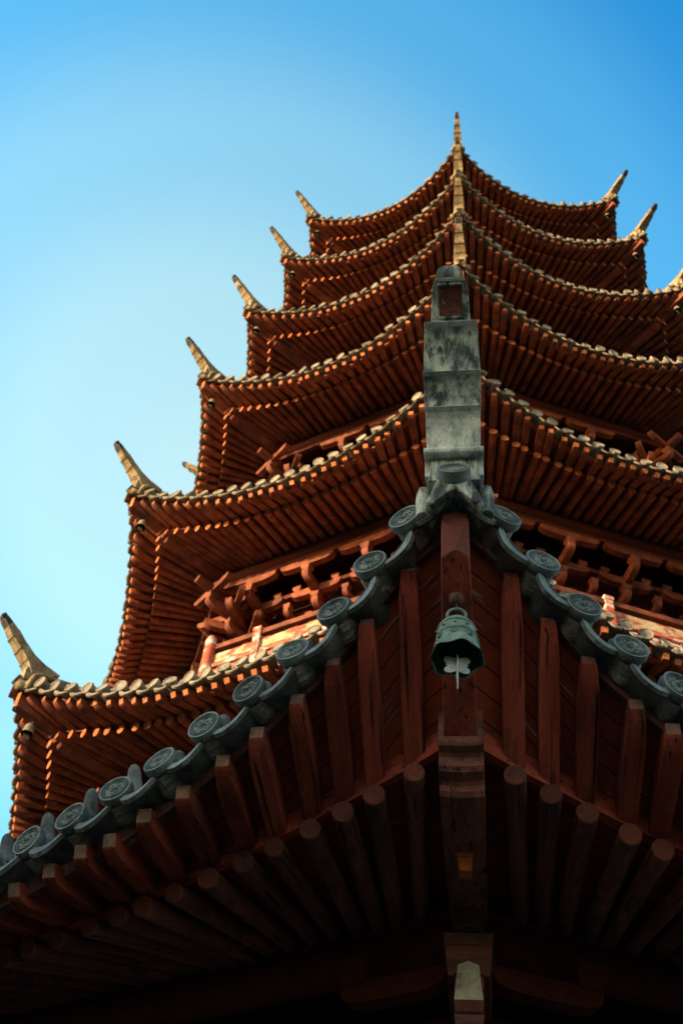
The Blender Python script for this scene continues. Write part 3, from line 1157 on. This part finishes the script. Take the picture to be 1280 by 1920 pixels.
def build_storey(k):
    T = TIERS[k]
    H = T['H']
    ap = T['ap']
    wap = ap - 1.78
    bap = ap - 1.22
    zb = H - 2.55 if k > 1 else Z0 - 1.6 + 1.0
    th8 = math.tan(math.pi / 8)
    wl = MB()
    for i in range(-4, 4):
        n, t = nrm(i), tang(i)
        hw = wap * th8
        # wall skin, lintel bands
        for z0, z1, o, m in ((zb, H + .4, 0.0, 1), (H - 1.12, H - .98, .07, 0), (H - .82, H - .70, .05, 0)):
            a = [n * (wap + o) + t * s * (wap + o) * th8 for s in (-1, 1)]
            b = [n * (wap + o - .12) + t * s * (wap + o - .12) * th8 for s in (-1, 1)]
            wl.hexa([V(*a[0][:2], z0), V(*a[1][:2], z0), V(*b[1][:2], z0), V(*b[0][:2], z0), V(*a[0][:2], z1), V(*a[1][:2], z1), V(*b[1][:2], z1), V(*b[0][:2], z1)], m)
        # cream panel under the lintel, dark doorway between
        for s0, s1, m in ((-.96, -.30, 2), (.30, .96, 2), (-.26, .26, 3)):
            c0, c1 = n * (wap + .02) + t * hw * s0, n * (wap + .02) + t * hw * s1
            d = n * .02
            wl.hexa([V(*(c0 - d)[:2], zb), V(*(c1 - d)[:2], zb), V(*(c1 + d)[:2], zb), V(*(c0 + d)[:2], zb),
                     V(*(c0 - d)[:2], H - 1.14), V(*(c1 - d)[:2], H - 1.14), V(*(c1 + d)[:2], H - 1.14), V(*(c0 + d)[:2], H - 1.14)], m)
    for c in range(8):
        p = corner(wap / C8 + .01, 0, PHI + Q8 * c)
        wl.tube(V(p[0], p[1], zb), V(p[0], p[1], H - .66), .13, n=14)
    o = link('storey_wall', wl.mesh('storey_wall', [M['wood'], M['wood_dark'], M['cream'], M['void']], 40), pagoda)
    # bracket sets
    for i in (-1, 0, 1, -2):
        if k > 4:
            continue
        n, t = nrm(i), tang(i)
        for tt in (-1.32, -.44, .44, 1.32):
            if abs(tt) > wap * th8 - .15:
                continue
            mb = MB()
            bracket_mesh(mb, V(0, 0, 0), V(1, 0, 0), V(0, 1, 0), .62)
            c = n * (wap + .02) + t * tt
            c[2] = H - 1.02
            bo = link('bracket_set', mb.mesh('bracket_set', [M['wood']], 30), pagoda, frame(c, n, V(0, 0, 1)))
    for i in (-1, 0, 1, -2):
        if k > 4:
            continue
        n, t = nrm(i), tang(i)
        mb = MB()
        for off, z, hh in ((.30, H - .54, .035), (.60, H - .25, .04), (.03, H - .60, .05)):
            hw_ = (wap + off) * th8
            c = n * (wap + off)
            c[2] = z
            mb.box(c, t * hw_, n * .035, V(0, 0, hh))
        link('bracket_tie_beam', mb.mesh('bracket_tie_beam', [M['wood_dark']]), pagoda)
        for tt in (-.88, 0, .88):
            mb = MB()
            block(mb, V(0, 0, 0), V(1, 0, 0), V(0, 1, 0), .15, .11)
            curved_arm(mb, V(0, 0, .105), V(0, 1, 0), V(0, 0, 1), .25, .10, .034)
            curved_arm(mb, V(.05, 0, .104), V(1, 0, 0), V(0, 0, 1), .26, .11, .034)
            for s_ in (-1, 1):
                block(mb, V(0, s_ * .20, .205), V(1, 0, 0), V(0, 1, 0), .10, .07)
            block(mb, V(.26, 0, .214), V(1, 0, 0), V(0, 1, 0), .10, .08)
            c = n * (wap + .03) + t * tt
            c[2] = H - .98
            link('small_bracket', mb.mesh('small_bracket', [M['wood']], 30), pagoda, frame(c, n, V(0, 0, 1)))
    for c in (-1, 0, 1):
        if k > 4:
            continue
        x = rad(PHI + Q8 * c)
        mb = MB()
        X, Y = V(1, 0, 0), V(0, 1, 0)
        bracket_mesh(mb, V(0, 0, 0), X, Y, .78)
        for s in (-1, 1):
            d = V(math.cos(R(22.5 * 3)), s * math.sin(R(22.5 * 3)), 0)
            curved_arm(mb, V(.05, 0, .134) + d * .1, d, V(0, 0, 1), .42, .13, .043)
            curved_arm(mb, V(.36, 0, .36) + d * .1, d, V(0, 0, 1), .46, .125, .043)
            e = V(math.cos(R(28)), s * math.sin(R(28)), 0)
            curved_arm(mb, V(.1, 0, .25) + e * .2, e, V(0, 0, 1), .40, .14, .045)
        # long sloping lever that shows past the corner
        mb.tube(V(.2, 0, .62), V(1.02, 0, .70), .075, .062, 12)
        mb.tube(V(.3, 0, .4), V(.72, 0, .86), .05, .05, 8)
        p = corner(wap / C8 + .02, H - 1.02, PHI + Q8 * c)
        link('corner_bracket_set', mb.mesh('corner_bracket_set', [M['wood']], 30), pagoda, frame(p, x, V(0, 0, 1)))
    if k == 1:
        return
    # balcony: corner and intermediate posts, rails, peeling fascia
    rail = MB()
    for i in range(-4, 4):
        n, t = nrm(i), tang(i)
        hb = bap * th8

        def bar(z0, z1, w, o, mi):
            a = [n * (bap + o) + t * s * ((bap + o) * th8) for s in (-1, 1)]
            b = [n * (bap + o - w) + t * s * ((bap + o - w) * th8) for s in (-1, 1)]
            rail.hexa([V(*a[0][:2], z0), V(*a[1][:2], z0), V(*b[1][:2], z0), V(*b[0][:2], z0), V(*a[0][:2], z1), V(*a[1][:2], z1), V(*b[1][:2], z1), V(*b[0][:2], z1)], mi)
        bar(H - 1.40, H - 1.32, .07, .0, 0)
        bar(H - 1.72, H - 1.66, .06, -.005, 1)
        bar(H - 1.62, H - 1.47, .03, -.03, 2)
        bar(H - 2.22, H - 1.80, .10, .01, 1)
        bar(H - 2.5, H - 2.235, .6, .05, 1)
    o = link('balcony_railing', rail.mesh('balcony_railing', [M['wood'], M['peel'], M['cream']]), pagoda)
    for i in (-1, 0, 1):
        n, t = nrm(i), tang(i)
        for tt in (-.60, 0, .60) if k < 4 else ():
            mb = MB()
            q = n * (bap - .03) + t * (tt * bap * th8)
            mb.box(V(q[0], q[1], H - 1.79), t * .05, n * .05, V(0, 0, .45))
            mb.box(V(q[0], q[1], H - 1.31), t * .062, n * .062, V(0, 0, .03))
            link('balcony_post', mb.mesh('balcony_post', [M['peel']]), o)
    for c in (-1, 0, 1, 2):
        mb = MB()
        q = corner(bap / C8 + .0, 0, PHI + Q8 * c)
        mb.tube(V(q[0], q[1], H - 2.25), V(q[0], q[1], H - 1.25), .075, n=12)
        mb.tube(V(q[0], q[1], H - 1.25), V(q[0], q[1], H - 1.16), .085, .05, n=12)
        link('balcony_post', mb.mesh('balcony_post', [M['peel']], 40), o)


for k in range(1, 7):
    build_storey(k)

# ------------------------------------------------------------------ underside of the close eave: wall head and corner bracket
T0 = TIERS[0]
wl = MB()
wap0 = T0['ap'] - T0['offW'] - .45
for i in range(-4, 4):
    n, t = nrm(i), tang(i)
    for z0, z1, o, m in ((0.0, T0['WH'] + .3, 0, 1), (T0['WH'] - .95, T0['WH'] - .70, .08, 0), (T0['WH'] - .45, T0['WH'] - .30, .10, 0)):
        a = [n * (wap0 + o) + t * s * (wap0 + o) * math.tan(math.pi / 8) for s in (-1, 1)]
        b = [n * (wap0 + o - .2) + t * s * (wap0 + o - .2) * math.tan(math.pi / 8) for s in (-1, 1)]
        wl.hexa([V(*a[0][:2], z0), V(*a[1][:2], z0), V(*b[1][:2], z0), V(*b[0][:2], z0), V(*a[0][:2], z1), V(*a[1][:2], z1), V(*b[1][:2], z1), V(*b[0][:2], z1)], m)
for c in range(8):
    p = corner(wap0 / C8, 0, PHI + Q8 * c)
    wl.tube(V(p[0], p[1], 0), V(p[0], p[1], T0['WH'] - .5), .2, n=18)
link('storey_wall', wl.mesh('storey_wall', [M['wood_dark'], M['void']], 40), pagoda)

x = rad(PHI)
y = V(-x[1], x[0], 0)
cb = MB()
zc = Z0


def cp(r, s, z):
    p = x * r + y * s
    p[2] = z + Z0
    return p


th = np.linspace(0, 2 * math.pi, 20, endpoint=False)
cb.rings([[cp(8.78 + r * math.cos(t), r * math.sin(t), z) for t in th] for z, r in ((2.90, .06), (2.88, .072), (2.83, .078), (2.78, .072), (2.76, .05))], mi=0)
cb.hexa([cp(8.95, -.085, 2.46), cp(8.95, .085, 2.46), cp(8.6, .085, 2.46), cp(8.6, -.085, 2.46),
         cp(8.99, -.105, 2.63), cp(8.99, .105, 2.63), cp(8.6, .105, 2.63), cp(8.6, -.105, 2.63)], 0)
# projecting lever with a pale sloped face and red nose
cb.rings([[cp(8.5, -.06, 2.52), cp(8.5, .06, 2.52), cp(8.5, .06, 2.34), cp(8.5, -.06, 2.34)],
          [cp(8.98, -.06, 2.46), cp(8.98, .06, 2.46), cp(8.98, .06, 2.26), cp(8.98, -.06, 2.26)]], mi=0)
cb.rings([[cp(9.00, -0.0447, 2.46), cp(9.00, 0, 2.475), cp(9.00, 0.0447, 2.46), cp(9.00, 0.0533, 2.25), cp(9.00, -0.0533, 2.25)],
          [cp(9.05, -0.0430, 2.45), cp(9.055, 0, 2.465), cp(9.05, 0.0430, 2.45), cp(9.11, 0.0568, 2.27), cp(9.11, -0.0568, 2.27)]], mi=1)
cb.hexa([cp(9.00, -0.0550, 2.245), cp(9.00, 0.0550, 2.245), cp(9.00, 0.0499, 2.16), cp(9.00, -0.0499, 2.16),
         cp(9.115, -0.0585, 2.265), cp(9.115, 0.0585, 2.265), cp(9.105, 0.0533, 2.225), cp(9.105, -0.0533, 2.225)], 2)
cb.hexa([cp(8.9, -.055, 2.23), cp(8.9, .055, 2.23), cp(8.9, .05, 2.06), cp(8.9, -.05, 2.06),
         cp(9.095, -.056, 2.22), cp(9.095, .056, 2.22), cp(9.06, .05, 2.12), cp(9.06, -.05, 2.12)], 0)
for s in (-1, 1):      # cross arms beside it
    d = unit(y * s * .92 - x * .39)
    c0 = cp(8.75, s * .12, 2.5)
    curved_arm(cb, c0 + d * .22, d, V(0, 0, 1), .26, .10, .04, 3)
    block(cb, c0 + d * .42 + V(0, 0, .09), d, np.cross(d, V(0, 0, 1)), .15, .12, 3)
link('corner_bracket_set', cb.mesh('corner_bracket_set', [M['log'], M['beak'], M['end_red'], M['wood_dark']], 30), pagoda)
pg = MB()
pz = (2.62, 2.74)
pg.hexa([cp(9.48, -.024, 2.60), cp(9.48, .024, 2.60), cp(9.42, .024, 2.60), cp(9.42, -.024, 2.60),
         cp(9.485, -.03, 2.66), cp(9.485, .03, 2.66), cp(9.415, .03, 2.66), cp(9.415, -.03, 2.66)], 0)
pg.box(cp(9.45, 0, 2.668), x * .04, y * .034, V(0, 0, .008), 0)
pg.box(cp(9.45, 0, 2.72), x * .026, y * .02, V(0, 0, .045), 0)
bevel(link('beam_peg', pg.mesh('beam_peg', [M['wood_end']]), TE[0][0]), .003, 2)  # paler end colour stands in for the light the peg catches

# ------------------------------------------------------------------ bells
def lobed(th, r, z0, lob):
    """rim outline: rounded hexagon whose corners hang lower"""
    q = 1 + 0.022 * math.cos(6 * th) * lob
    return V(r * q * math.cos(th), r * q * math.sin(th), z0 - 0.008 * math.cos(6 * th) * lob)


def bell_mesh(name, mats):
    mb = MB()
    n = 72
    th = np.linspace(0, 2 * math.pi, n, endpoint=False)
    prof = [(0, .012, 0), (-.004, .030, 0), (-.012, .048, 0), (-.026, .060, 0), (-.040, .066, 0), (-.044, .070, 0), (-.050, .070, 0), (-.053, .067, 0),
            (-.085, .071, 0), (-.089, .075, 0), (-.096, .075, 0), (-.099, .072, 0), (-.13, .077, .15), (-.155, .084, .5), (-.175, .091, 1.0), (-.186, .096, 1.25)]
    out = [[lobed(t, r, z, l) for t in th] for z, r, l in prof]
    inn = [[lobed(t, r - .007, z + .002, l) for t in th] for z, r, l in reversed(prof[3:])]
    mb.rings(out + inn[:1], cap0=True, cap1=False, mi=0)
    mb.rings(inn, cap0=False, cap1=True, mi=1)
    for a in range(10):     # row of small bosses
        t = a * math.pi / 5
        c = V(.070 * math.cos(t), .070 * math.sin(t), -.069)
        mb.tube(c - unit(V(c[0], c[1], 0)) * .005, c + unit(V(c[0], c[1], 0)) * .007, .008, .004, 8)
    for a in range(8):      # scrolls between the bands and the lip
        t0 = (a + .5) * math.pi / 4
        pts = []
        for s in np.linspace(0, 1, 26):
            ang = s * 2.6 * math.pi
            rr = .014 * (1 - s) + .003
            dt, dz = rr * math.cos(ang) + .018 * s * (1 if a % 2 else -1) * 0.4, rr * math.sin(ang)
            rad_ = .0775 + .004 * max(0, (-dz) / .012)
            t = t0 + dt / .076 * (1 if a % 2 else -1)
            pts.append(V(rad_ * math.cos(t), rad_ * math.sin(t), -.118 + dz))
        mb.path(pts, .0022, 5)
    return mb.mesh(name, mats, 40)


def loop(c, r, axis, n=28):
    a = unit(np.cross(axis, V(.3, .2, 1)))
    b = np.cross(axis, a)
    return [c + r * (math.cos(t) * a + math.sin(t) * b) for t in np.linspace(0, 2 * math.pi, n, endpoint=False)]


# the close bell
pb = cp(10.49, 0.0, 3.075)
bell = bpy.data.objects.new('wind_bell', None)
COL.objects.link(bell)
BZ = 0.125
bell.location = pb + V(0, 0, -BZ)
thing(bell, 'green bronze wind bell with a butterfly-shaped vane under the close corner beam', 'bell', 'wind bells under the eave corners')
rot = Matrix.Rotation(-PHI + R(15), 4, 'Z')
BELL = bell_mesh('bell_body', [M['bronze'], M['bronze_in']])
bo = link('bell_body', BELL, bell, rot)
mb = MB()
mb.path(loop(V(0, 0, .036), .034, V(0, 1, 0)), .0062, 10, closed=True)
mb.tube(V(0, 0, -.002), V(0, 0, .006), .012, .006, 12)
link('hanging_ring', mb.mesh('hanging_ring', [M['bronze']], 60), bell)
mb = MB()
tt = np.linspace(0, 2 * math.pi, 20, endpoint=False)
mb.rings([[V(r * math.cos(t), r * math.sin(t), z) for t in tt] for z, r in ((BZ + .01, .027), (BZ - .012, .027), (BZ - .024, .020), (BZ - .030, .006))])
hk = [V(0, 0, BZ - .025), V(0, 0, .088), V(0.006, 0, .078), V(.011, 0, .068), V(.006, 0, .059), V(-.004, 0, .059), V(-.008, 0, .066)]
mb.path(hk, .0045, 8)
link('hook', mb.mesh('hook', [M['iron']], 50), bell)
mb = MB()
for q in range(2):
    t = R(38 + 90 * q)
    d = V(math.cos(t), math.sin(t), 0)
    mb.path([d * .079 + V(0, 0, -.128), d * .02 + V(0, 0, -.132)], .0032, 6)
    mb.path([-d * .079 + V(0, 0, -.128), -d * .02 + V(0, 0, -.132)], .0032, 6)
    for s in (-1, 1):
        mb.tube(d * s * .079 + V(0, 0, -.124), d * s * .066 + V(0, 0, -.130), .007, .006, 8)
mb.path(loop(V(0, 0, -.132), .020, V(0, 0, 1)), .0034, 6, closed=True)
mb.path(loop(V(0, 0, -.132), .010, V(0, 0, 1)), .0028, 6, closed=True)
mb.path([V(0, 0, -.03), V(0, 0, -.145)], .0025, 6)
link('clapper_spider', mb.mesh('clapper_spider', [M['bronze_in']], 50), bell)


def vane(outline, t):
    mb = MB()
    mb.rings([[V(a, s * t, b) for a, b in outline] for s in (-1, 1)])
    return mb


bf = []
right = [(0.0, .0), (.006, -.004), (.014, -.002), (.030, .003), (.042, -.003), (.046, -.015), (.040, -.026), (.032, -.031), (.040, -.037), (.030, -.040),
         (.036, -.046), (.043, -.054), (.044, -.065), (.036, -.073), (.022, -.074), (.010, -.068), (.0, -.060)]
bf = right + [(-a, b) for a, b in right[-2:0:-1]]
vm = vane(bf, .0012)
v1 = link('butterfly_vane', vm.mesh('butterfly_vane', [M['vane']]), bell, Matrix.Translation((0, 0, -.180)) @ Matrix.Rotation(R(8), 4, 'Z') @ Matrix.Scale(1.02, 4))
ed = [(0, .012), (.008, .004), (.016, -.012), (.014, -.03), (.02, -.045), (.012, -.06), (.004, -.085), (.0, -.108), (-.004, -.085), (-.012, -.06), (-.02, -.045), (-.014, -.03), (-.016, -.012), (-.008, .004)]
vm = vane(ed, .0012)
v2 = link('cross_vane', vm.mesh('cross_vane', [M['vane']]), bell, Matrix.Translation((0, 0, -.180)) @ Matrix.Rotation(R(98), 4, 'Z') @ Matrix.Rotation(R(5), 4, 'Y') @ Matrix.Scale(1.5, 4))
link('vane_wire', (lambda m: (m.path([V(0, 0, -.140), V(0, 0, -.175)], .0015, 5), m.mesh('vane_wire', [M['iron']]))[1])(MB()), bell)

# small bells at the other visible corners
def far_bell_parts():
    mb = MB()
    n = 18
    th_ = np.linspace(0, 2 * math.pi, n, endpoint=False)
    prof = [(0, .01), (-.01, .045), (-.03, .062), (-.1, .074), (-.16, .088), (-.185, .1)]
    out = [[V(r * math.cos(t), r * math.sin(t), z) for t in th_] for z, r in prof]
    inn = [[V((r - .008) * math.cos(t), (r - .008) * math.sin(t), z + .001) for t in th_] for z, r in reversed(prof[1:])]
    mb.rings(out + inn[:1], cap1=False, mi=0)
    mb.rings(inn, cap0=False, mi=1)
    body = mb.mesh('bell_body', [M['old_bell'], M['near_black']], 40)
    m2 = MB()
    m2.path(loop(V(0, 0, .025), .028, V(0, 1, 0), 14), .006, 6, closed=True)
    m2.path([V(0, 0, .05), V(0, 0, .13)], .006, 6)
    ring = m2.mesh('hanging_ring', [M['iron']], 50)
    m3 = MB()
    m3.rings([[V(a, s * .004, b) for a, b in bf] for s in (-1, 1)])
    m3.path([V(0, 0, .13), V(0, 0, 0)], .003, 5)
    return body, ring, m3.mesh('clapper_vane', [M['old_bell']])


FB = far_bell_parts()
ORD = {(1, 1): 'pale weathered bell under the left corner of the lowest sunlit eave, with its vane showing',
       (2, 1): 'small pale bell under the left corner of the second sunlit eave from below',
       (3, 1): 'small dark bell under the left corner of the third sunlit eave from below',
       (4, 1): 'small bell under the left corner of the third eave from the top',
       (5, 1): 'tiny bell under the left corner of the eave just below the topmost one',
       (6, 1): 'tiny bell under the left corner of the topmost eave',
       (6, -1): 'tiny shaded bell under the right corner of the topmost eave',
       (5, -1): 'tiny shaded bell under the right corner of the eave just below the topmost one',
       (4, -1): 'small shaded bell under the right corner of the third eave from the top'}
fbp = None
for (k, c), lab in ORD.items():
    re, ze, zb1, r1, rk, zk, az = TE[k][1][c]
    r_b = re - .31
    zbm = zb1 + (zk - .02 - zb1) * (r1 - r_b) / (r1 - rk)
    t = bpy.data.objects.new('wind_bell', None)
    COL.objects.link(t)
    p = corner(r_b, zbm - .06, az)
    t.scale = (.74, .74, .74)
    t.location = p
    thing(t, lab, 'bell', 'wind bells under the eave corners')
    link('bell_body', FB[0], t)
    link('hanging_ring', FB[1], t)
    link('clapper_vane', FB[2], t, Matrix.Translation((0, 0, -.19)) @ Matrix.Rotation(R(40), 4, 'Z'))

# ------------------------------------------------------------------ ground and an unseen hall added to shade the close eave
gm = MB()
gm.grid([[V(a, b, 0) for b in (-1500, 1500)] for a in (-1500, 1500)])
g = link('ground', gm.mesh('ground', [M['ground']]))
g['kind'] = 'structure'

hd = V(sun_dir.x, sun_dir.y, 0)
hd = unit(hd)
ht = V(-hd[1], hd[0], 0)
HC = V(0, -10.7, 0) + hd * 27
RIDGE = 7.35 + 27 * math.tan(SUN_EL)
hall = bpy.data.objects.new('shade_hall', None)  # unseen hall added to block the sun from the close eave
COL.objects.link(hall)
hall.location = HC
thing(hall, 'unseen hall added behind the viewer to shade the close eave', 'hall')
hm = Matrix.Identity(4)


def hp(a, b, z):
    return hd * b + ht * a + V(0, 0, z)


mb = MB()
WZ = RIDGE - 6.0
mb.box(hp(0, 0, WZ / 2), ht * 20, hd * 6, V(0, 0, WZ / 2))
for a in np.linspace(-19, 19, 11):
    mb.tube(hp(a, -6.15, 0), hp(a, -6.15, WZ - .2), .28, n=14, mi=1)
link('hall_wall', mb.mesh('hall_wall', [M['hall'], M['wood']], 40), hall)
mb = MB()
g0 = []
for f in np.linspace(0, 1, 9):
    z = WZ - .3 + (RIDGE - WZ + .3) * f ** 1.25
    hb = 8.2 * (1 - f) + .3 * f
    ha = 22.2 * (1 - f) + 18.5 * f
    g0.append([hp(ha, hb, z), hp(-ha, hb, z), hp(-ha, -hb, z), hp(ha, -hb, z)])
mb.rings(g0)
for a in (-18.5, 18.5):
    mb.hexa([hp(a, -.3, RIDGE - .1), hp(a + .8, -.3, RIDGE - .1), hp(a + .8, .3, RIDGE - .1), hp(a, .3, RIDGE - .1),
             hp(a, -.2, RIDGE + .9), hp(a + .5, -.2, RIDGE + 1.0), hp(a + .5, .2, RIDGE + 1.0), hp(a, .2, RIDGE + .9)])
link('hall_roof', mb.mesh('hall_roof', [M['roof']]), hall)
for a in np.linspace(-15.2, 15.2, 5):
    mb = MB()
    mb.box(hp(a, -6.06, 1.8), ht * 1.2, hd * .04, V(0, 0, 1.8))
    link('hall_door', mb.mesh('hall_door', [M['wood_dark']]), hall)
